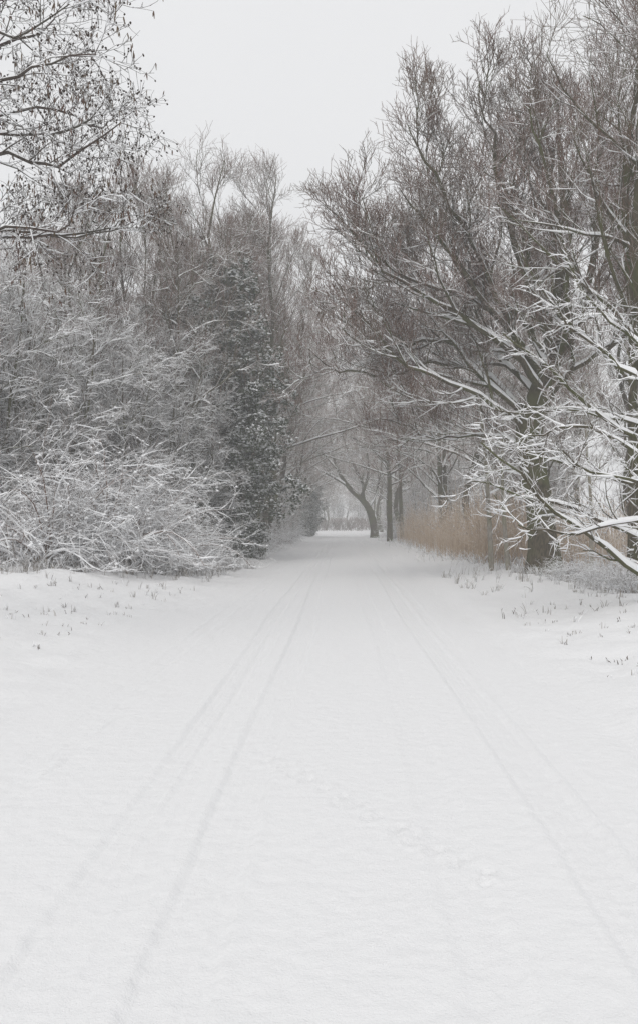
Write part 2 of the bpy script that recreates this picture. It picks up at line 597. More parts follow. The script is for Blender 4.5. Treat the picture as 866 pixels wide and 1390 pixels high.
# ------------------------------------------------------------------ the big oak on the right verge
def big_oak():
    rng = np.random.default_rng(11)
    Y0 = 26.0

    def p(px, py, dy=0.0):
        # same metres-per-pixel as at the trunk, moved in depth
        py = py if py > 260 else 260 - (260 - py) * .68
        q = at(px, py, Y0)
        return q + np.array([0, dy, 0])
    base = p(737, 775)
    gzb = gz(base[0], base[1])
    tpts = [[base[0], base[1], gzb - 0.3], p(738, 755), p(735, 725), p(731, 680), p(721, 625), p(719, 580, .1), p(738, 530, .2), p(752, 480, .3),
            p(760, 420, .4), p(771, 350, .5), p(775, 290, .6), p(770, 210, .7), p(766, 130, .7), p(763, 48, .6)]
    rr = np.array([.60, .47, .39, .37, .36, .37, .36, .24, .21, .18, .155, .10, .06, .015])
    n = 40
    TP = spline(tpts, n)
    TR = np.interp(np.linspace(0, 1, n), np.linspace(0, 1, len(rr)), rr)
    trunk = (TP[None], TR[None])
    rows = [
        # arching out over the lane
        ([p(742, 515, .2), p(716, 484), p(705, 472, -.3), p(662, 430, -.9), p(630, 400, -1.4), p(580, 345, -2), p(535, 300, -2.4), p(500, 262, -2.6)], .17),
        ([p(735, 530), p(700, 490, -.3), p(662, 469, -.8), p(623, 443, -1.2), p(580, 426, -1.5), p(520, 395, -1.8), p(482, 355, -2), p(460, 318, -2)], .15),
        ([p(720, 575), p(690, 545), p(659, 512, .3), p(639, 490, .5), p(623, 462, .7), p(590, 455, .8), p(555, 460, .8), p(520, 460, .7), p(483, 441, .6), p(430, 404, .4)], .14),
        ([p(718, 590), p(680, 560, -.4), p(640, 540, -.9), p(594, 527, -1.2), p(555, 513, -1.4), p(533, 499, -1.5), p(511, 470, -1.6), p(470, 430, -1.7)], .10),
        ([p(722, 570), p(680, 515, .6), p(640, 488, 1.2), p(605, 478, 1.6), p(580, 482, 1.8), p(550, 494, 2), p(511, 494, 2.1), p(480, 487, 2.1), p(450, 486, 2.1), p(415, 456, 2)], .12),
        ([p(748, 500), p(720, 440, .6), p(690, 395, 1.1), p(640, 345, 1.8), p(595, 275, 2.2), p(565, 210, 2.4), p(545, 140, 2.6)], .15),
        ([p(752, 480), p(722, 420, -.5), p(690, 350, -1.1), p(668, 280, -1.5), p(650, 200, -1.8), p(632, 110, -2)], .15),
        ([p(756, 450), p(735, 380, .8), p(722, 300, 1.4), p(700, 210, 1.8), p(690, 130, 2.0), p(690, 60, 2)], .14),
        ([p(748, 510), p(775, 450, -.4), p(790, 380, -.8), p(796, 300, -1), p(798, 200, -1.2), p(795, 110, -1.2), p(800, 45, -1.2)], .18),
        ([p(760, 470), p(805, 400, .3), p(835, 320, .5), p(848, 240, .6), p(856, 140, .6), p(860, 60, .6)], .14),
        ([p(765, 400), p(740, 330, -.8), p(735, 250, -1.4), p(725, 160, -1.7), p(735, 70, -1.9)], .12),
        ([p(700, 474, -.3), p(660, 400, -1), p(610, 320, -1.6), p(572, 255, -1.9), p(548, 200, -2.1), p(530, 150, -2.1)], .11),
        ([p(662, 432, -.8), p(610, 410, -1.2), p(560, 400, -1.3), p(520, 375, -1.5), p(470, 330, -1.6), p(450, 270, -1.5)], .085),
        ([p(735, 545), p(780, 500, -.6), p(830, 470, -1), p(880, 430, -1.4), p(930, 380, -1.7)], .13),
        ([p(730, 560), p(745, 500, -1.2), p(740, 440, -2.6), p(720, 390, -3.8), p(690, 320, -4.6), p(670, 250, -5)], .13),
        ([p(735, 555), p(750, 500, 1.5), p(770, 430, 3), p(790, 350, 4.2), p(800, 260, 5), p(805, 160, 5.2)], .14),
        ([p(735, 545), p(700, 480, 1.6), p(650, 420, 3.2), p(610, 350, 4.2), p(585, 270, 4.8), p(570, 190, 5)], .13),
        ([p(719, 610), p(690, 590, .5), p(650, 585, 1), p(600, 590, 1.2), p(560, 575, 1.3), p(520, 560, 1.3)], .06),
    ]
    rows = [(a_, b_ * .74) for a_, b_ in rows]
    trim = {0: .9, 1: .92, 5: .86, 6: 1.0, 7: .9, 8: .92, 10: .9, 11: .84, 12: .9}
    rows = [(spline(a_, 24)[:max(8, int(24 * trim.get(k_, 1.0)))], b_) for k_, (a_, b_) in enumerate(rows)]
    limbs = limbset(rows, 16, 0.012, 0.9, 0.04, rng)
    root = thing('oak_tree', 'large mossy oak beside the reeds with snowy boughs arching over the lane', 'tree',
                 (base[0], base[1], 0))
    off = np.array([base[0], base[1], 0])
    trunk = (trunk[0] - off, trunk[1])
    limbs = (limbs[0] - off, limbs[1])
    sec = grow(rng, limbs[0], limbs[1], 7, (.15, .9), (22, 50), 3.0, .62, 16, .13, .45, .66, .055, .020, .25, .25)
    limbs = cat(limbs, sec)
    lv = [
        dict(m=6, t=(.15, 1.0), ang=(22, 55), L=1.35, shape=.5, n=5, wig=.24, trop=.3, rr=.55, rmax=.04, rmin=.014, sides=4, upbias=.25),
        dict(m=5, t=(.2, 1.0), ang=(25, 58), L=.80, shape=.35, n=3, wig=.3, trop=.25, rr=.6, rmin=.0095, sides=3, upbias=.3),
        dict(m=4, t=(.2, 1.0), ang=(25, 60), L=.45, shape=.3, n=2, wig=.3, trop=.22, rr=.65, rmin=.0075, sides=3, upbias=.3, snow=False),
        dict(m=2, t=(.35, 1.0), ang=(28, 60), L=.22, shape=.3, n=2, wig=.3, trop=.2, rr=.7, rmin=.006, sides=3, snow=False, upbias=.3),
    ]
    build_tree(root, trunk, limbs, lv, rng, split_limbs=True, snow_depth=.038, trunk_sides=14, limb_sides=8)
    return root


big_oak()


# ------------------------------------------------------------------ generic bare trees (prototypes, copied along the lane)
def bare_tree(name, label, seed, H=15.0, stems=1, spread=0.25, r=0.2, limbs_n=12, limb_len=5.5, limb_ang=(25, 50), t0=0.22, trop=.4,
              lean=(0, 0), side=None, m=(7, 5, 5), twig_r=.007, snow_depth=.03, twig='twig', droop=0.0, bark='bark', base_r=.1, slev=3):
    rng = np.random.default_rng(seed)
    root = thing(name, label, 'tree')
    n = 12
    TP, TR = [], []
    for s in range(stems):
        a = 2 * math.pi * (s + rng.random() * .6) / stems
        d0 = np.array([math.cos(a), math.sin(a), 0])
        sp = spread * rng.uniform(.6, 1.2)
        h = H * rng.uniform(.8, 1.0)
        pts = []
        for u in np.linspace(0, 1, 6):
            w = rng.normal(size=2) * .018 * H * (u > 0)
            pts.append(d0 * (base_r * (stems > 1) + sp * h * (u ** .9)) + np.array([w[0] + lean[0] * H * u ** 1.6, w[1] + lean[1] * H * u ** 1.6, u * h - (.25 if u == 0 else 0)]))
        TP.append(spline(pts, n))
        rs = r * rng.uniform(.75, 1.05)
        TR.append(np.concatenate([[rs * 1.3], radii(n - 1, rs, .014, .9)]))
    trunk = (np.array(TP), np.array(TR))
    limbs = grow(rng, trunk[0], trunk[1], limbs_n, (t0, .97), limb_ang, limb_len, .62, 9, .2, trop, .55, .12, .02, .12, .1)
    if side is not None:       # limbs lean out to the light over the lane
        P = limbs[0]
        k = np.linspace(0, 1, P.shape[1]) ** 1.5
        ln = np.linalg.norm(P[:, -1] - P[:, 0], axis=1)
        P = P + (ln[:, None] * k[None, :])[..., None] * np.array(side)
        P[:, :, 2] -= droop * (ln[:, None] * k[None, :] ** 2)
        limbs = (P, limbs[1])
    lv = [
        dict(m=m[0], t=(.12, 1), ang=(25, 55), L=limb_len * .36, shape=.5, n=5, wig=.25, trop=trop * .7, rr=.55, rmin=twig_r * 1.7, sides=4),
        dict(m=m[1], t=(.15, 1), ang=(25, 58), L=limb_len * .19, shape=.4, n=3, wig=.28, trop=trop * .6, rr=.6, rmin=twig_r * 1.15, sides=3, snow=slev > 1),
        dict(m=m[2], t=(.15, 1), ang=(25, 60), L=limb_len * .11, shape=.3, n=2, wig=.28, trop=trop * .5, rr=.6, rmin=twig_r, sides=3, snow=slev > 2),
    ]
    build_tree(root, trunk, limbs, lv, rng, snow_depth=snow_depth, twig=twig, trunk_sides=9, limb_sides=5, bark=bark, wmin=.010 if twig == 'twig_snowy' else .006)
    return root


def move(root, x, y, rz=0, s=1.0, sz=None):
    root.location = (x, y, gz(x, y))
    root.rotation_euler = (0, 0, rz)
    root.scale = (s, s, sz or s)


# upright fan-shaped trees behind the thicket on the left
V1 = bare_tree('bare_tree', 'pale slender many-stemmed tree rising behind the snowy thicket', 21, H=15, stems=5, spread=.16, r=.10, limbs_n=9, limb_len=4.2,
               limb_ang=(18, 42), trop=.5, twig_r=.007, t0=.2, snow_depth=.022, slev=2)
V2 = bare_tree('bare_tree', 'dense upright tree with brush-like twigs above the ivy', 22, H=17, stems=3, spread=.10, r=.17, limbs_n=15, limb_len=4.6,
               limb_ang=(20, 45), trop=.55, twig_r=.007, t0=.25, snow_depth=.024, slev=2)
# roadside trees, limbs reaching out over the lane
V3 = bare_tree('roadside_tree', 'bare roadside tree arching over the lane', 23, H=15, stems=1, spread=.03, r=.22, limbs_n=30, limb_len=7.0,
               limb_ang=(35, 75), trop=.25, side=(-.6, 0, 0), droop=.12, twig_r=.010, t0=.25, m=(7, 5, 4), snow_depth=.042, slev=2, twig='twig_far')
V4 = bare_tree('roadside_tree', 'bare roadside tree arching over the lane', 24, H=14, stems=2, spread=.12, r=.18, limbs_n=17, limb_len=6.8,
               limb_ang=(30, 75), trop=.2, side=(-.55, 0, 0), droop=.15, twig_r=.010, t0=.15, m=(7, 5, 4), snow_depth=.042, slev=2, twig='twig_far')
# scrubby thicket tree, twigs from the ground up
V5 = bare_tree('thicket_tree', 'scrubby snow-dusted thicket tree', 25, H=9.5, stems=6, spread=.20, r=.07, limbs_n=12, limb_len=3.4,
               limb_ang=(30, 75), trop=.12, twig_r=.007, t0=.08, m=(6, 5, 4), snow_depth=.05, twig='twig_snowy', base_r=.3, slev=3)


def put(proto, x, y, rz=0.0, s=1.0, sz=None, label=None, group=None):
    """first use moves the prototype itself, later uses copy it"""
    if not proto.get('_used'):
        proto['_used'] = 1
        r = proto
        r.location = (x, y, gz(x, y))
        r.rotation_euler = (0, 0, rz)
        r.scale = (s, s, sz or s)
        if label:
            r['label'] = label
        if group:
            r['group'] = group
        elif 'group' in r:
            del r['group']
        return r
    r = copy_thing(proto, (x, y, gz(x, y)), rz, (s, s, sz or s), label)
    if group:
        r['group'] = group
    elif 'group' in r:
        del r['group']
    return r


def X(px, Y):
    return (px - CX) / F * Y


PI = math.pi


def browner(root):
    for o in root.children:
        if o.name.startswith('crown'):
            o.material_slots[0].link = 'OBJECT'
            o.material_slots[0].material = M['twig_far']


# --- left, behind the thicket
put(V1, X(185, 37), 37, .4, 1.0, None, 'pale slender many-stemmed tree rising behind the snowy thicket')
put(V2, X(345, 45), 45, 1.0, 1.05, 1.06, 'tallest dense upright tree with brush-like twigs above the ivy')
put(V1, X(275, 44), 44, 2.2, .95, 1.05, 'slender many-stemmed tree between the pale tree and the ivy-clad trunk')
put(V2, -4.8, 55, 3.9, 1.25, 1.15, 'brush-topped tree just beyond the ivy-clad trunk')
put(V1, -4.6, 66, 5.2, 1.35, 1.35, 'wide many-stemmed tree next after the brush-topped tree')
put(V2, X(245, 52), 52, 5.0, 1.0, 1.05, 'dense upright tree deep behind the slender trees')
put(V1, X(110, 33), 33, 4.4, .9, .8, 'low many-stemmed tree behind the alder branches')
put(V2, X(60, 40), 40, 2.4, .9, .8, 'upright tree half hidden behind the alder branches')
gl = 'thicket trees behind the arching bushes'
for (px, Y, rz, s_) in [(-10, 27.5, .3, .95), (75, 29, 1.4, .9), (160, 31, 2.6, .85), (-90, 26, 3.6, 1.0), (30, 33, 4.2, 1.05),
                        (215, 34, 5.3, .9), (140, 37, .9, 1.0), (-10, 38, 2.0, 1.1), (260, 38, 3.1, .8)]:
    put(V5, X(px, Y), Y, rz, s_, None, 'scrubby snow-dusted thicket tree behind the arching bushes', gl)
# --- left row further down the lane
ORD = ['first', 'second', 'third', 'fourth', 'fifth', 'sixth', 'seventh', 'eighth']
gL = 'bare trees lining the lane beyond the ivy'
for k, (x, Y, s_) in enumerate([(-5.6, 59, 1.15), (-5.4, 70, 1.2), (-5.6, 81, 1.2), (-4.6, 93, 1.1), (-4.8, 106, 1.05), (-4.6, 122, .95), (-4.8, 142, .95)]):
    put([V3, V4][k % 2], x, Y, PI + .5 * math.sin(k * 2.1), s_, s_, ORD[k] + ' bare tree from the ivy-clad trunk along that side of the lane', gL)
for k, (x, Y, s_) in enumerate([(-11, 60, 1.0), (-11.5, 78, 1.05), (-12, 98, 1.1)]):
    put([V2, V4][k % 2], x, Y, PI + .8 * math.sin(k * 1.7), s_, None, 'bare tree in the second row beyond the ivy-clad trunk', 'second row of trees beyond the ivy')
for k, (x, Y, s_) in enumerate([(-5.6, 50, .5), (-7.4, 54, .7), (-5.2, 57, .48), (-5.0, 65, .5), (-7.5, 69, .7), (-4.9, 76, .5), (-4.9, 88, .5), (-7, 92, .7), (-4.9, 102, .5), (-5, 120, .5)]):
    r_ = put(V5, x, Y, k * 1.3, s_, None, 'scrub tree under the bare trees beyond the ivy-clad trunk', 'scrub under the trees beyond the ivy')
    browner(r_)
# --- right row beyond the reeds
gR = 'bare trees lining the lane beyond the reeds'
for k, (x, Y, s_) in enumerate([(8.2, 40, .85), (7.0, 50, 1.05), (6.4, 62, 1.15), (5.4, 84, 1.15), (5.0, 99, 1.05), (4.8, 115, 1.0), (4.8, 134, .95)]):
    put([V4, V3][k % 2], x, Y, .5 * math.sin(k * 2.7 + 1), s_, None, ORD[k] + ' bare tree from the oak along the reed side of the lane', gR)
for k, (x, Y, s_) in enumerate([(12.5, 40, .9), (13, 55, 1.0), (12, 72, 1.0), (11, 95, 1.0), (17, 48, 1.0)]):
    put([V2, V4][k % 2], x, Y, .9 * math.sin(k * 1.9), s_, None, 'bare tree standing well behind the reeds', 'bare trees behind the reeds')
for k, (x, Y, s_) in enumerate([(8.5, 45, .62), (10.5, 49, .7), (9, 57, .7), (7.8, 68, .68), (12, 62, .8), (6.6, 80, .6), (14, 42, .7), (6.6, 97, .65), (17, 38, .7), (6.2, 120, .6)]):
    r_ = put(V5, x, Y, k * 1.7, s_, None, 'scrub tree rising behind the brown reeds', 'scrub behind the reeds')
    browner(r_)


# two dark trunks side by side on the verge beyond the reeds
V6 = bare_tree('dark_trunked_tree', 'dark straight trunked tree at the far end of the reeds', 31, H=15, stems=1, spread=.02, r=.27, limbs_n=20, limb_len=6.0,
               limb_ang=(40, 75), trop=.15, side=(-.3, 0, 0), droop=.1, twig_r=.010, t0=.3, m=(6, 5, 4), snow_depth=.03, slev=2)
put(V6, X(529, 74), 74, .2, 1.0, None, 'dark straight trunked tree at the far end of the reeds, thicker of the pair')
put(V6, X(243, 35.0), 35.0, 2.6, .55, .8, 'dark trunk rising out of the thicket beside the shorter ivy-clad tree')
put(V6, X(118, 34), 34, 4.0, .5, .7, 'dark thin trunk half hidden in the thicket behind the alder branches')
put(V6, X(546, 76), 76, 1.1, .8, 1.0, 'dark straight trunked tree at the far end of the reeds, thinner of the pair')


# ------------------------------------------------------------------ tree leaning over the lane
def leaning_tree():
    rng = np.random.default_rng(41)
    Y0 = 92.0
    base = at(508, 730, Y0)
    off = np.array([base[0], base[1], 0])
    p = lambda px, py, dy=0.0: at(px, py, Y0) + np.array([0, dy, 0])
    T = spline([[base[0], base[1], -.2], p(508, 722), p(506, 708), p(500, 690), p(489, 676), p(472, 660), p(455, 630), p(448, 590)], 22)
    R = np.interp(np.linspace(0, 1, 22), [0, .12, .3, .6, 1], [.52, .40, .36, .26, .05])
    rows = [([p(495, 683), p(490, 650, .5), p(470, 610, 1), p(455, 560, 1.2)], .16),
            ([p(489, 676), p(500, 640, -.6), p(495, 590, -1), p(500, 540, -1)], .15),
            ([p(472, 660), p(440, 640, -.5), p(410, 625, -1), p(390, 600, -1)], .13),
            ([p(480, 668), p(460, 650, 1.5), p(430, 610, 3), p(410, 570, 4)], .13),
            ([p(500, 690), p(515, 660, 1), p(520, 620, 2), p(540, 580, 3)], .13),
            ([p(460, 640), p(430, 600, -1), p(420, 560, -2), p(425, 520, -2)], .1)]
    L = limbset(rows, 9, .02, 1, .06, rng)
    root = thing('leaning_tree', 'dark crooked tree trunk leaning out over the far lane', 'tree', (off[0], off[1], 0))
    lv = [dict(m=8, t=(.15, 1), ang=(30, 65), L=3.0, n=5, wig=.25, trop=.2, rr=.55, rmin=.02, sides=4),
          dict(m=6, t=(.15, 1), ang=(30, 65), L=1.6, n=3, wig=.25, trop=.1, rr=.6, rmin=.013, sides=3),
          dict(m=5, t=(.15, 1), ang=(30, 65), L=.9, n=2, wig=.25, trop=.1, rr=.6, rmin=.011, sides=3, snow=False)]
    build_tree(root, (T[None] - off, R[None]), (L[0] - off, L[1]), lv, rng, snow_depth=.05)


leaning_tree()


# ------------------------------------------------------------------ ivy-clad trees
def blob_set(rng, C, rx, rz):
    """low snow pads: flattened octahedra-like domes at C"""
    k = len(C)
    a = np.arange(5) / 5 * 2 * PI
    ring = np.stack([np.cos(a), np.sin(a), np.zeros(5)], -1)
    sx = rng.uniform(.7, 1.3, (k, 5, 1)) * rx[:, None, None]
    V = C[:, None, :] + ring[None] * sx
    V[:, :, 2] -= rz[:, None] * .3
    top = C + UP * rz[:, None]
    bot = C - UP * (rz * .4)[:, None]
    Vall = np.concatenate([V, top[:, None], bot[:, None]], 1)
    t = []
    for j in range(5):
        t.append([j, (j + 1) % 5, 5])
        t.append([(j + 1) % 5, j, 6])
    t = (np.arange(k)[:, None, None] * 7 + np.array(t)[None]).reshape(-1, 3)
    return Vall, t


def leaf_set(rng, C, size, flat=1.0):
    """folded leaves (two triangles) at C, never facing down"""
    k = len(C)
    nrm = norm(rng.normal(size=(k, 3)) * np.array([1, 1, flat]))
    nrm[:, 2] = np.abs(nrm[:, 2])
    u = norm(np.cross(nrm, rng.normal(size=(k, 3))))
    v = np.cross(nrm, u)
    s = (size * rng.uniform(.6, 1.4, k))[:, None]
    A, B = C + u * s, C - u * s
    D, E = C + v * s * .75 - nrm * s * .25, C - v * s * .75 - nrm * s * .25
    V = np.stack([A, D, B, E], 1)
    t = (np.arange(k)[:, None, None] * 4 + np.array([[0, 1, 2], [0, 2, 3]])[None]).reshape(-1, 3)
    return V, t


def add_ivy(root, rng, profile, n_clump, per, size, lean=(0, 0)):
    """profile: (height, radius) pairs of the ivy's outline round the trunk"""
    hs, rs = np.array(profile, float).T
    u = rng.random(n_clump)
    cdf = np.cumsum(rs)
    h = np.interp(u, cdf / cdf[-1], hs)
    rr = np.interp(h, hs, rs) * np.sqrt(rng.uniform(.12, 1.05, n_clump)) * rng.uniform(.75, 1.15, n_clump)
    a = rng.uniform(0, 2 * PI, n_clump)
    lump = 1 + .35 * np.sin(3 * a + h * 1.1) + .25 * np.sin(2 * a - h * 1.9 + 1)
    rr = rr * lump
    C = np.stack([rr * np.cos(a) + lean[0] * h, rr * np.sin(a) + lean[1] * h, h], -1)
    # and out along the lower limbs
    LP = SETS[root.name][0][0]
    q = rng.integers(0, len(LP), n_clump // 2)
    ti = rng.integers(0, 7, n_clump // 2)
    Cl = LP[q, ti] + rng.normal(size=(n_clump // 2, 3)) * .28
    Cl = Cl[(Cl[:, 2] < hs[-1] + .5)]
    C = np.concatenate([C, Cl])
    h = C[:, 2]
    n_clump = len(C)
    cs = rng.uniform(.16, .36, n_clump)
    idx = np.repeat(np.arange(n_clump), per)
    d = rng.normal(size=(len(idx), 3)) * np.array([.62, .62, .5])
    LC = C[idx] + d * cs[idx][:, None]
    g = Geo()
    V, t = leaf_set(rng, LC, np.full(len(LC), size), .8)
    g.add(V, t=t)
    iv = link('ivy', g.mesh('ivy', 'ivy', smooth=False), root)
    # stems the clumps hang from
    st = Geo()
    P0 = np.stack([lean[0] * h, lean[1] * h, h - .25], -1)
    Pm = (P0 + C) / 2 + UP * .1
    nr = np.hypot(C[:, 0] - P0[:, 0], C[:, 1] - P0[:, 1]) < 1.8
    st.tubes(np.stack([P0, Pm, C], 1)[nr], np.tile([[.022, .014, .006]], (int(nr.sum()), 1)), 3)
    link('ivy_stems', st.mesh('ivy_stems', 'bark'), iv)
    # snow pads on the clumps
    gs = Geo()
    k = 7
    ci = np.repeat(np.arange(n_clump), k)
    dd = rng.normal(size=(len(ci), 3)) * np.array([.6, .6, .3])
    PC = C[ci] + dd * cs[ci][:, None] + UP * (cs[ci] * .30)[:, None]
    V, t = blob_set(rng, PC, rng.uniform(.04, .15, len(PC)), rng.uniform(.025, .055, len(PC)))
    gs.add(V, t=t)
    link('snow', gs.mesh('snow', 'snow'), iv)


I1 = bare_tree('ivy_clad_tree', 'tall tree clad in thick dark ivy at the edge of the lane', 51, H=16.5, stems=2, spread=.09, r=.20, limbs_n=15, limb_len=4.6,
               limb_ang=(30, 65), trop=.35, twig_r=.0075, t0=.2, m=(6, 5, 4), snow_depth=.03, slev=2)
add_ivy(I1, np.random.default_rng(52), [(.3, .7), (1.5, 1.3), (3, 1.8), (5, 1.95), (7, 1.6), (9, 1.05), (10.5, .6), (12, .3)], 640, 62, .06, (.03, 0))
put(I1, X(322, 40), 40, .3, 1.0, None, 'tall tree clad in thick dark ivy at the edge of the lane')
put(I1, X(238, 37), 37, 2.5, .62, .80, 'shorter ivy-clad tree behind the arching bushes')
put(I1, X(288, 48), 48, 4.2, .75, .85, 'ivy-clad tree set back between the two nearer ivy-clad trees')
put(I1, X(418, 100), 100, 1.2, .75, .62, 'small dark ivy-clad tree at the far end of the lane')


# ------------------------------------------------------------------ alder whose branches reach in from the left
def alder():
    rng = np.random.default_rng(62)
    Y0 = 12.0
    tx = -7.0
    off = np.array([tx, Y0, 0])
    T = spline([[tx, Y0, -.3], [tx + .05, Y0, 2], [tx - .1, Y0 + .1, 4.5], [tx + .1, Y0, 7], [tx, Y0 + .1, 9.5], [tx + .1, Y0, 12]], 24)
    R = radii(24, .21, .03, .8)

    def p(px, py, dy=0.0):
        return at(px, py, Y0) + np.array([0, dy, 0])

    def tr(h):
        return np.array([tx, Y0, h])
    rows = [
        ([tr(5.4), p(-140, 232, .2), p(-60, 225, .1), p(0, 206), p(50, 224), p(75, 229), p(130, 203, -.2), p(174, 180, -.3)], .060),
        ([tr(4.6), p(-120, 330, .3), p(-40, 312, .4), p(40, 301, .5), p(80, 305, .5), p(125, 292, .6), p(152, 268, .7)], .045),
        ([tr(4.2), p(-120, 372, -.3), p(-40, 350, -.5), p(0, 341, -.6), p(45, 331, -.7), p(105, 341, -.8), p(130, 312, -.9)], .050),
        ([tr(6.4), p(-120, 130, -.3), p(-40, 95, -.5), p(20, 80, -.6), p(60, 88, -.7), p(118, 50, -.8)], .05),
        ([tr(6.8), p(-120, 80, .3), p(-40, 40, .5), p(10, 15, .7), p(40, -5, .8), p(50, -40, .9)], .05),
        ([tr(6.0), p(-120, 165, .5), p(-30, 142, .9), p(40, 128, 1.2), p(80, 106, 1.3), p(100, 75, 1.4)], .05),
        ([tr(5.7), p(-120, 200, -.4), p(-30, 170, -.8), p(50, 152, -1), p(105, 150, -1.2), p(165, 140, -1.3)], .05),
        ([tr(7.2), p(-120, 20, -.5), p(-40, -30, -.8), p(30, -60, -1), p(80, -90, -1.1)], .05),
        ([tr(5.0), p(-120, 280, 1.0), p(-40, 262, 1.6), p(30, 255, 2), p(90, 240, 2.2), p(140, 215, 2.4)], .045),
        ([tr(6.2), p(-120, 120, 1.2), p(-40, 60, 1.9), p(20, 40, 2.4), p(60, 50, 2.7), p(90, 25, 2.9)], .045),
        ([tr(5.2), p(-140, 240, -1.2), p(-80, 210, -2), p(-30, 190, -2.4), p(10, 180, -2.6), p(50, 190, -2.7)], .04),
    ]
    rows = [(a_, b_ * .66) for a_, b_ in rows]
    L = limbset(rows, 12, .007, .9, .02, rng)
    # the rest of the alder, away from the lane
    L2 = grow(rng, T[None], R[None], 14, (.3, .97), (45, 75), 3.4, .4, 12, .15, .2, .35, .06, .02, .2)
    keep = L2[0][:, -1, 0] < tx + .8
    limbs = cat(L, (L2[0][keep], L2[1][keep]))
    root = thing('alder_tree', 'alder with snowy branches hung with small cones and catkins above the bushes', 'tree', (tx, Y0, 0))
    lv = [dict(m=12, t=(.2, 1), ang=(30, 60), L=1.0, shape=.35, n=5, wig=.26, trop=.1, rr=.5, rmax=.016, rmin=.006, sides=5, upbias=.2),
          dict(m=7, t=(.2, 1), ang=(30, 62), L=.50, shape=.3, n=4, wig=.3, trop=.05, rr=.6, rmin=.0042, sides=4, upbias=.1),
          dict(m=5, t=(.2, 1), ang=(30, 65), L=.21, shape=.3, n=3, wig=.3, trop=-.1, rr=.65, rmin=.0038, sides=3, upbias=0, snow=False)]
    sets = build_tree(root, (T[None] - off, R[None]), (limbs[0] - off, limbs[1]), lv, rng, bark='alder', twig='alder', snow_depth=.026, split_limbs=True,
                      trunk_sides=10, limb_sides=7)
    # cones and catkins hang from the twig ends
    P = sets[-1][0]
    inv = P[:, -1, 0] > 1.6          # the branches on the lane side
    E = P[inv, -1]
    pick = rng.random(len(E))

    def spindles(C, ln, w, tilt):
        k = len(C)
        d = norm(rng.normal(size=(k, 3)) * tilt - UP)
        l = (ln * rng.uniform(.7, 1.2, k))[:, None]
        PP = np.stack([C, C + d * l * .45, C + d * l], 1)
        ww = w * rng.uniform(.8, 1.2, (k, 1))
        RRR = ww * np.array([[.5, 1.0, .3]])
        return PP, RRR
    g = Geo().tubes(*spindles(E[pick < .45], .030, .012, .35), 4)
    g.tubes(*spindles(E[pick < .2] + rng.normal(size=(int((pick < .2).sum()), 3)) * .014, .027, .0105, .5), 4)
    tag(link('cones', g.mesh('cones', 'cone'), root), kind='stuff')
    g = Geo().tubes(*spindles(E[pick > .80], .080, .0075, .12), 4)
    g.tubes(*spindles(E[pick > .88] + rng.normal(size=(int((pick > .88).sum()), 3)) * .010, .070, .007, .2), 4)
    tag(link('catkins', g.mesh('catkins', 'catkin'), root), kind='stuff')


alder()


# ------------------------------------------------------------------ tree at the right edge, and the snow-laden one before it
E1 = bare_tree('dark_trunked_tree', 'dark trunked tree rising beside the snow-laden low branches', 71, H=15.5, stems=2, spread=.05, r=.19, limbs_n=20, limb_len=4.8,
               limb_ang=(28, 60), trop=.45, twig_r=.0055, t0=.28, m=(7, 5, 4), snow_depth=.03, slev=2)
put(E1, X(862, 20.5), 20.5, .8, 1.0, None, 'dark trunked tree rising beside the snow-laden low branches')
put(E1, X(930, 33), 33, 3.3, .95, None, 'dark trunked tree standing further into the field behind the oak')


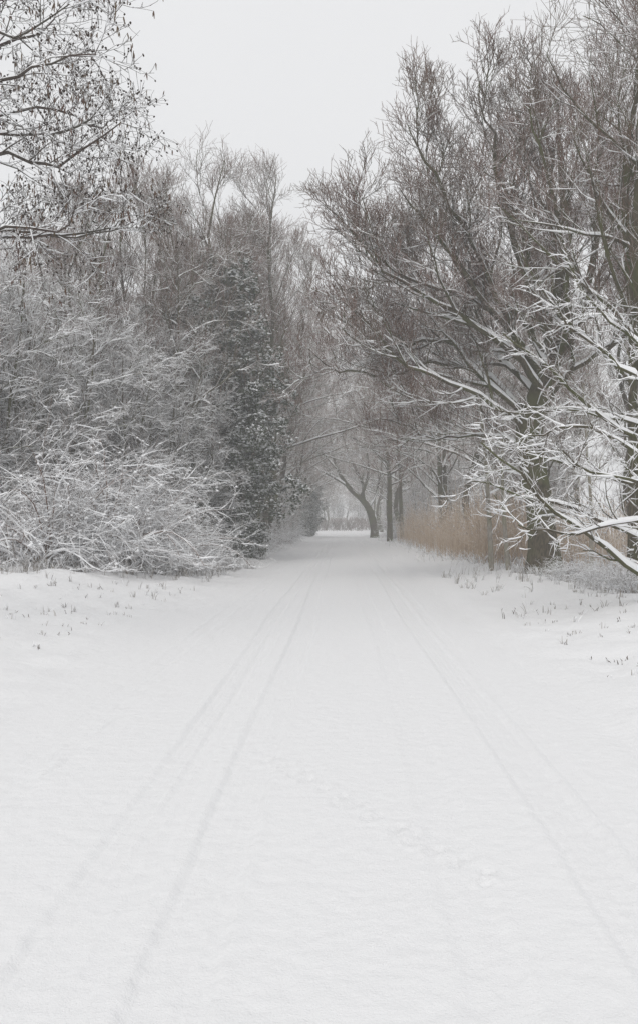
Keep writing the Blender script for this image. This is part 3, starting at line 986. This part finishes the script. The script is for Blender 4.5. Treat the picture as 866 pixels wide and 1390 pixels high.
def laden_tree():
    rng = np.random.default_rng(81)
    Y0 = 16.5
    tx = X(960, Y0)
    off = np.array([tx, Y0, 0])
    T = spline([[tx, Y0, -.3], [tx - .1, Y0, 1.2], [tx + .05, Y0 + .1, 2.6], [tx - .1, Y0, 4.5], [tx, Y0, 7], [tx + .1, Y0, 9.5]], 20)
    R = radii(20, .17, .025, .8)

    def p(px, py, dy=0.0):
        return at(px, py, Y0) + np.array([0, dy, 0])

    def tr(h):
        return np.array([tx, Y0, h])
    rows = [
        ([tr(.75), p(870, 782, -.3), p(820, 752, -.5), p(780, 722, -.6), p(735, 690, -.7), p(690, 645, -.8), p(642, 605, -.9)], .058),
        ([tr(1.2), p(880, 735, .2), p(830, 708, .3), p(775, 685, .4), p(735, 675, .5), p(690, 662, .6), p(640, 652, .7)], .055),
        ([tr(1.5), p(890, 715, -.6), p(830, 705, -1), p(770, 722, -1.2), p(720, 722, -1.4), p(682, 714, -1.5)], .04),
        ([tr(2.0), p(890, 660, .4), p(830, 640, .7), p(780, 625, .9), p(735, 612, 1.1), p(690, 600, 1.3)], .045),
        ([tr(2.3), p(900, 640, -.3), p(840, 612, -.6), p(790, 590, -.8), p(740, 590, -1), p(700, 598, -1.1)], .045),
        ([tr(2.6), p(890, 600, .3), p(840, 570, .4), p(790, 530, .5), p(740, 480, .6), p(690, 445, .7)], .055),
        ([tr(3.2), p(890, 540, -.3), p(840, 510, -.5), p(800, 480, -.6), p(760, 455, -.7), p(730, 420, -.8)], .045),
        ([tr(3.8), p(900, 480, .4), p(850, 430, .6), p(810, 390, .7), p(780, 330, .8)], .04),
        ([tr(2.8), p(900, 570, 1), p(840, 545, 1.7), p(790, 535, 2.1), p(750, 540, 2.4), p(700, 530, 2.6)], .04),
        ([tr(1.8), p(900, 690, -1.2), p(850, 670, -1.8), p(810, 660, -2.1), p(760, 650, -2.3), p(720, 630, -2.4)], .04),
    ]
    L = limbset(rows, 12, .012, .9, .025, rng)
    L2 = grow(rng, T[None], R[None], 12, (.3, .97), (40, 75), 3.2, .4, 12, .15, .25, .35, .06, .02, .2)
    keep = L2[0][:, -1, 0] > tx - .8
    limbs = cat(L, (L2[0][keep], L2[1][keep]))
    root = thing('snow_laden_tree', 'thorny tree with heavily snow-laden low branches in front of the oak', 'tree', (tx, Y0, 0))
    lv = [dict(m=10, t=(.15, 1), ang=(22, 58), L=1.0, shape=.45, n=5, wig=.3, trop=.12, rr=.5, rmax=.025, rmin=.009, sides=5, upbias=.1),
          dict(m=6, t=(.15, 1), ang=(25, 65), L=.45, shape=.3, n=4, wig=.34, trop=.08, rr=.6, rmin=.006, sides=4, upbias=.1),
          dict(m=3, t=(.2, 1), ang=(25, 65), L=.24, shape=.3, n=3, wig=.35, trop=.05, rr=.65, rmin=.0045, sides=3, upbias=.1)]
    build_tree(root, (T[None] - off, R[None]), (limbs[0] - off, limbs[1]), lv, rng, bark='bark', twig='twig_snowy', snow_depth=.050, split_limbs=True,
               trunk_sides=10, limb_sides=7)


laden_tree()


# ------------------------------------------------------------------ slim saplings in the reeds
def sapling(px, py, Y, ptop, pxt, r, label, seed, bark='pale_bark'):
    rng = np.random.default_rng(seed)
    b, t = at(px, py, Y), at(pxt, ptop, Y)
    off = np.array([b[0], b[1], 0])
    T = spline([[b[0], b[1], gz(b[0], b[1]) - .2], b * .66 + t * .34 + rng.normal(size=3) * .05, b * .33 + t * .67 + rng.normal(size=3) * .08, t], 14)[None]
    R = radii(14, r, .012)[None]
    root = thing('sapling', label, 'sapling', (off[0], off[1], 0))
    limbs = grow(rng, T, R, 14, (.3, 1), (30, 60), 1.5, .3, 6, .25, .25, .4, .03, .009, .3)
    lv = [dict(m=6, t=(.2, 1), ang=(25, 55), L=.6, n=3, wig=.3, trop=.2, rr=.6, rmin=.007, sides=3),
          dict(m=5, t=(.2, 1), ang=(25, 55), L=.3, n=2, wig=.3, trop=.2, rr=.6, rmin=.006, sides=3, snow=False)]
    build_tree(root, (T - off, R), (limbs[0] - off, limbs[1]), lv, rng, trunk_sides=8, limb_sides=4, bark=bark)


sapling(667, 756, 29, 480, 650, .085, 'slim pale sapling in the reeds, slightly leaning', 91)
sapling(690, 762, 28, 540, 684, .075, 'slim straight sapling in the reeds beside the oak trunk', 92)
sapling(802, 778, 24, 520, 790, .06, 'thin dark sapling behind the snow-laden low branches', 93)


# ------------------------------------------------------------------ arching snow-laden bushes on the left verge
def arching_bush(name, label, seed, n_stem, length, depth=.055):
    rng = np.random.default_rng(seed)
    root = thing(name, label, 'bush')
    n = 10
    a = rng.uniform(0, 2 * PI, n_stem)
    el = np.radians(rng.uniform(35, 85, n_stem))
    L = length * rng.uniform(.55, 1.2, n_stem)
    d = np.stack([np.cos(a) * np.cos(el), np.sin(a) * np.cos(el), np.sin(el)], -1)
    p = np.stack([rng.normal(0, .35, n_stem), rng.normal(0, .35, n_stem), np.full(n_stem, -.1)], -1)
    pts = [p]
    droop = rng.uniform(.10, .34, n_stem)[:, None]
    for j in range(n - 1):
        d = norm(d + rng.normal(size=(n_stem, 3)) * .09 - UP * droop * (j / n + .35))
        q = pts[-1] + d * (L / (n - 1))[:, None]
        q[:, 2] = np.maximum(q[:, 2], .06)
        pts.append(q)
    P = np.stack(pts, 1)
    R = rng.uniform(.008, .026, n_stem)[:, None] * np.linspace(1, .3, n)[None]
    st = link('stems', Geo().tubes(P, R, 5).mesh('stems', 'twig'), root)
    s = Geo().snow(P, R, depth * 1.3, 6, rng, .1, .45, .015)
    g = Geo()
    P2, R2 = grow(rng, P, R, 7, (.25, 1), (25, 65), length * .26, .3, 4, .3, -.25, .6, .02, .006, .4, .3)
    P2[:, :, 2] = np.maximum(P2[:, :, 2], .05)
    g.tubes(P2, R2, 4)
    s.snow(P2, R2, depth * .9, 4, rng, .12, .5, .010)
    P3, R3 = grow(rng, P2, R2, 5, (.2, 1), (25, 65), length * .11, .3, 3, .3, -.2, .7, .02, .0045, .4, .2)
    P3[:, :, 2] = np.maximum(P3[:, :, 2], .04)
    g.tubes(P3, R3, 3)
    s.snow(P3, R3, depth * .5, 3, rng, .15, .5, .007)
    # clots of snow caught where the twigs cross
    q = P2.reshape(-1, 3)
    q = q[rng.integers(0, len(q), 900)]
    V, t = blob_set(rng, q + UP * .01, rng.uniform(.02, .085, len(q)), rng.uniform(.015, .05, len(q)))
    s.add(V, t=t)
    tag(link('crown', g.mesh('crown', 'twig_snowy'), root), kind='stuff')
    tag(link('snow', s.mesh('snow', 'snow'), st), kind='stuff')
    return root


B1 = arching_bush('arching_bush', 'bush', 101, 85, 4.1, .07)
B2 = arching_bush('arching_bush', 'bush', 102, 75, 3.5, .07)
put(B1, X(55, 24), 24.5, .3, 1.0, .95, 'widest arching bush bent under snow on the verge under the alder')
put(B2, X(135, 25), 25.5, 1.2, 1.0, 1.0, 'arching bush with looping snowy stems next to the widest bush')
put(B1, X(195, 27.5), 27.5, 2.2, .85, .85, 'arching bush of long snowy stems in front of the shorter ivy-clad tree')
put(B2, X(250, 31), 31, 3.3, .72, .75, 'snowy arching bush at the foot of the tall ivy-clad tree')
put(B1, X(-40, 26), 26, 4.0, 1.1, 1.15, 'tall arching bush bent under snow beneath the scrub trees')
put(B2, X(100, 29), 29, 4.9, 1.2, 1.35, 'taller arching bush rising behind the looping snowy stems')
put(B1, X(180, 31), 31, 5.6, .95, 1.15, 'snow-bent bush between the scrub trees and the shorter ivy-clad tree')
gs_ = 'low snowy shrubs along the lane'
for (px, Y, s_, rz) in [(322, 40, .42, .2), (338, 46, .45, 1.1), (352, 53, .5, 2.0), (372, 62, .5, 2.9), (388, 74, .55, 3.5), (398, 90, .55, 4.2), (404, 112, .6, .9)]:
    put(B2, X(px, Y), Y, rz, s_, None, 'low snowy shrub on the lane edge past the ivy-clad tree', gs_)
put(B1, X(820, 21), 21, .9, .25, .22, 'small snow-buried bramble in front of the dark trunk')
put(B2, X(775, 23), 23, 1.9, .26, .22, 'small snow-buried bramble at the foot of the oak')
put(B1, X(850, 19), 19, 2.9, .22, .2, 'snow-buried bramble under the lowest laden branch')
put(B1, X(535, 80), 80, 2.9, .5, .6, 'bramble heap at the foot of the pair of dark trunks')


# ------------------------------------------------------------------ reeds
def reeds():
    rng = np.random.default_rng(111)
    N = 2700
    u = rng.random(N) ** .8
    edge_y = np.interp(u, [0, .25, .5, .75, 1], [29, 33, 41, 54, 70])
    edge_x = np.interp(u, [0, .25, .5, .75, 1], [5.5, 4.75, 4.35, 4.15, 3.9])
    x = edge_x + np.abs(rng.normal(0, 1.3, N)) + .25 * np.sin(edge_y * 1.3)
    y = edge_y + rng.normal(0, .8, N)
    ok = (np.abs(x - X(737, 26)) > .5) | (y > 27.5)
    x, y = x[ok], y[ok]
    # thin stand further right of the oak
    k = 900
    x = np.concatenate([x, rng.uniform(5.9, 10.0, k)])
    y = np.concatenate([y, rng.uniform(26.8, 34, k)])
    N = len(x)
    z = height(x, y)
    h = rng.uniform(1.0, 2.25, N) * (1 + .15 * np.sin(y * .8))
    h[-k:] *= .72
    h *= 1 + .55 * vnoise(x / .7, y / .9, 41) + .3 * vnoise(x / 2, y / 2.5, 42)
    h *= np.interp(y, [25, 50, 72], [1.05, 1.0, .75])
    az = rng.normal(2.6, .9, N)
    ln = np.abs(rng.normal(.10, .08, N))
    dx, dy = np.cos(az) * ln, np.sin(az) * ln
    P = np.stack([np.stack([x, y, z - .05], -1), np.stack([x + dx * h * .35, y + dy * h * .35, z + h * .55], -1), np.stack([x + dx * h, y + dy * h, z + h], -1)], 1)
    R = np.tile([[.007, .0055, .003]], (N, 1))
    g = Geo().tubes(P, R, 3)
    # leaves: long blades off the stem
    m = rng.random(N) < .45
    P2, R2 = grow(rng, P[m], R[m], 2, (.25, .9), (20, 45), .55, .2, 3, .2, -.5, .9, .02, .006, .2, 0)
    g.tubes(P2, R2, 3)
    tag(link('reed_bed', g.mesh('reed_bed', 'reed')), 'stand of tall dry brown reeds along the verge by the oak', 'reeds', kind='stuff')
    ro = bpy.data.objects['reed_bed']
    # feathery heads
    mm = rng.random(N) < .55
    T = P[mm, 2]
    d = norm(np.stack([dx[mm] * 4, dy[mm] * 4, np.full(mm.sum(), .6)], -1))
    l = rng.uniform(.12, .24, mm.sum())[:, None]
    HP = np.stack([T, T + d * l * .4, T + d * l - UP * l * .3], 1)
    gh = Geo().tubes(HP, np.tile([[.006, .020, .004]], (len(HP), 1)), 4)
    link('plumes', gh.mesh('plumes', 'plume'), ro)
    # fallen, snowed-on litter at the foot
    k2 = 1800
    i = rng.integers(0, N, k2)
    c = np.stack([x[i] - rng.exponential(.35, k2), y[i] + rng.normal(0, .3, k2), np.zeros(k2)], -1)
    c[:, 2] = height(c[:, 0], c[:, 1])
    a = rng.uniform(0, 2 * PI, k2)
    e = c + np.stack([np.cos(a) * .28, np.sin(a) * .28, rng.uniform(.03, .40, k2)], -1)
    LP = np.stack([c, (c + e) / 2 + UP * .06, e], 1)
    LR = np.tile([[.006, .005, .003]], (k2, 1))
    gl_ = Geo().tubes(LP, LR, 3)
    link('litter', gl_.mesh('litter', 'straw'), ro)
    gsn = Geo().snow(LP, LR, .045, 4, rng, .2, .6, .016)
    link('snow', gsn.mesh('snow', 'snow'), ro)


reeds()


# ------------------------------------------------------------------ grass and stalks through the snow
def tuft_geo(rng, n, h, spread):
    a = rng.uniform(0, 2 * PI, n)
    b = np.stack([rng.normal(0, .03, n), rng.normal(0, .03, n), np.full(n, -.03)], -1)
    l = rng.uniform(.5, 1.2, n) * h
    o = np.abs(rng.normal(spread, spread * .5, n)) * l
    d = np.stack([np.cos(a) * o, np.sin(a) * o, l], -1)
    mid = b + d * .5 + UP * (.08 * l)[:, None]
    return np.stack([b, mid, b + d - UP * (.2 * o)[:, None]], 1), np.tile([[.0035, .003, .0012]], (n, 1))


def verge_grass():
    rng = np.random.default_rng(121)
    g, s = Geo(), Geo()
    spots = []
    for k in range(230):          # right verge, denser near the trees
        Y = rng.uniform(9, 30)
        x = rng.uniform(2.7, 7.5)
        spots.append((x, Y, .10 + .16 * sstep(14, 26, Y)))
    for k in range(260):
        Y = rng.uniform(8, 30)
        x = -rng.uniform(3.4, 9.0)
        spots.append((x, Y, .10 + .10 * sstep(14, 26, Y)))
    for k in range(420):          # dense fringe at the foot of the thicket
        t = rng.random()
        Y = 21 + 12 * t
        spots.append((np.interp(t, [0, .4, 1], [-8.6, -5.2, -3.8]) + rng.normal(0, .5), Y + rng.normal(0, .5), .35))
    for k in range(300):          # and in front of the oak
        Y = rng.uniform(18, 27)
        spots.append((np.interp(Y, [18, 27], [5.6, 4.6]) + abs(rng.normal(0, .9)), Y, .28))
    for (x, Y, h) in spots:
        P, R = tuft_geo(rng, int(rng.integers(3, 9)), h * rng.uniform(.6, 1.3), .45)
        P = P + np.array([x, Y, gz(x, Y)])
        g.tubes(P, R, 3)
        s.snow(P, R, .035, 3, rng, .15, .5, .011)
    o = tag(link('grass', g.mesh('grass', 'straw')), 'sparse dead grass poking through the snow on both verges', 'grass', kind='stuff')
    link('snow', s.mesh('snow', 'snow'), o)


verge_grass()


def weed(px, py, lab, h, n, seed):
    rng = np.random.default_rng(seed)
    # foot of the stalk on the ground seen at this pixel
    Y = 1.55 * F / (py - HY)
    for _ in range(8):
        Y = (EYE - gz(X(px, Y), Y)) * F / (py - HY)
    x = X(px, Y)
    root = thing('weed_stalk', lab, 'weed', (x, Y, gz(x, Y)), 'dead weed stalks on the verges')
    P, R = tuft_geo(rng, n, h, .5)
    for q in range(n):
        so = link('stem', Geo().tubes(P[q:q + 1], R[q:q + 1] * rng.uniform(.8, 1.8), 4).mesh('stem', 'stalk'), root)
        if rng.random() < .45:
            tp = P[q, 2]
            d = norm(rng.normal(size=3) * .6 + UP)
            HP = np.stack([tp, tp + d * .015, tp + d * .04])[None]
            link('seed_head', Geo().tubes(HP, np.array([[.002, .006, .002]]), 5).mesh('seed_head', 'stalk'), so)
        if rng.random() < .5:
            V, t = blob_set(rng, P[q:q + 1, 2] + UP * .01, rng.uniform(.006, .014, 1), np.full(1, .008))
            link('snow', Geo().add(V, t=t).mesh('snow', 'snow'), so)


W = [(684, 840, .2, 2), (697, 833, .12, 3), (716, 836, .2, 2), (733, 832, .16, 3), (748, 828, .16, 2), (787, 822, .12, 3), (807, 828, .1, 3), (722, 800, .15, 2),
     (738, 847, .06, 4), (755, 846, .05, 4), (838, 843, .06, 4), (770, 863, .05, 3), (830, 899, .06, 3), (840, 902, .09, 2), (848, 893, .06, 3), (822, 916, .05, 2),
     (798, 892, .04, 4), (862, 905, .05, 3), (820, 825, .16, 4), (845, 822, .18, 4),
     (20, 833, .05, 2), (52, 880, .10, 4), (95, 832, .08, 2), (120, 841, .08, 2), (162, 836, .08, 2), (38, 842, .08, 3), (85, 862, .06, 3), (105, 806, .10, 3), (137, 800, .12, 3),
     (68, 810, .12, 5), (245, 805, .12, 2)]
for k, (px, py, h, n) in enumerate(W):
    side = 'on the verge in front of the oak' if px > 465 else 'on the verge in front of the arching bushes'
    weed(px, py, 'thin dead weed stalks ' + side, h, n, 200 + k)


# ------------------------------------------------------------------ hedge across the far end, and the woods beyond
def hedge(Y, x0, x1, h, n, label, seed, r=.02):
    rng = np.random.default_rng(seed)
    x = rng.uniform(x0, x1, n)
    y = Y + rng.normal(0, .5, n)
    z0 = rng.uniform(0, h * .75, n)
    a = rng.uniform(0, 2 * PI, n)
    l = rng.uniform(.4, 1.0, n)
    d = np.stack([np.cos(a) * .5, np.sin(a) * .5, np.full(n, .8)], -1) * l[:, None]
    p0 = np.stack([x, y, z0], -1)
    top = h * (1 + .10 * np.sin(x * .9) + .06 * np.sin(x * 2.3))
    P = np.stack([p0, p0 + d * .5 + rng.normal(size=(n, 3)) * .08, p0 + d], 1)
    P[:, :, 2] = np.minimum(P[:, :, 2], top[:, None])
    R = np.tile([[r, r * .8, r * .5]], (n, 1))
    root = thing('hedge', label, 'hedge')
    g = Geo().tubes(P, R, 3)
    link('branches', g.mesh('branches', 'twig'), root)
    s = Geo().snow(P, R, .05, 3, rng, .6, .95, .02)
    link('snow', s.mesh('snow', 'snow'), root)


hedge(158, -14, 14, 2.5, 4000, 'dark clipped hedge crossing the far end of the lane', 131, .03)
gF = 'hazy trees beyond the far hedge'
for k, (x, Y, s_) in enumerate([(-16, 175, 1.0), (-8, 184, .9), (-3, 176, .8), (1.5, 192, .95), (5, 178, .85), (10, 184, 1.0), (17, 186, 1.0)]):
    put([V3, V4, V2][k % 3], x, Y, k * 2.2, s_, None, 'hazy bare tree standing beyond the far hedge', gF)
for k, (x, Y, s_) in enumerate([(-9, 172, .9), (-5, 188, 1.1), (-1, 180, .8), (3.5, 186, 1.0), (7.5, 174, .9), (12, 180, 1.0)]):
    put(V5, x, Y, k * 1.1, s_, None, 'hazy scrub tree beyond the far hedge', 'hazy scrub beyond the far hedge')


# ------------------------------------------------------------------ wintry haze
hz = Geo()
bx = np.array([[x, y, z] for x in (-260, 260) for y in (-45, 420) for z in (-1.6, 26)], float)
hz.add(bx, [[0, 1, 3, 2], [4, 6, 7, 5], [0, 4, 5, 1], [2, 3, 7, 6], [0, 2, 6, 4], [1, 5, 7, 3]])
mh = bpy.data.materials.new('haze')
mh.use_nodes = True
th = mh.node_tree
for n_ in list(th.nodes):
    th.nodes.remove(n_)
ho = th.nodes.new('ShaderNodeOutputMaterial')
hv = th.nodes.new('ShaderNodeVolumePrincipled')
hv.inputs['Color'].default_value = (0.93, 0.94, 0.95, 1)
hv.inputs['Density'].default_value = 0.0033
th.links.new(hv.outputs[0], ho.inputs['Volume'])
M['haze'] = mh
haze = link('haze', hz.mesh('haze', 'haze', smooth=False))
tag(haze, 'thin wintry haze over the lane', kind='stuff')

for o_ in bpy.data.objects:
    if '_used' in o_:
        del o_['_used']
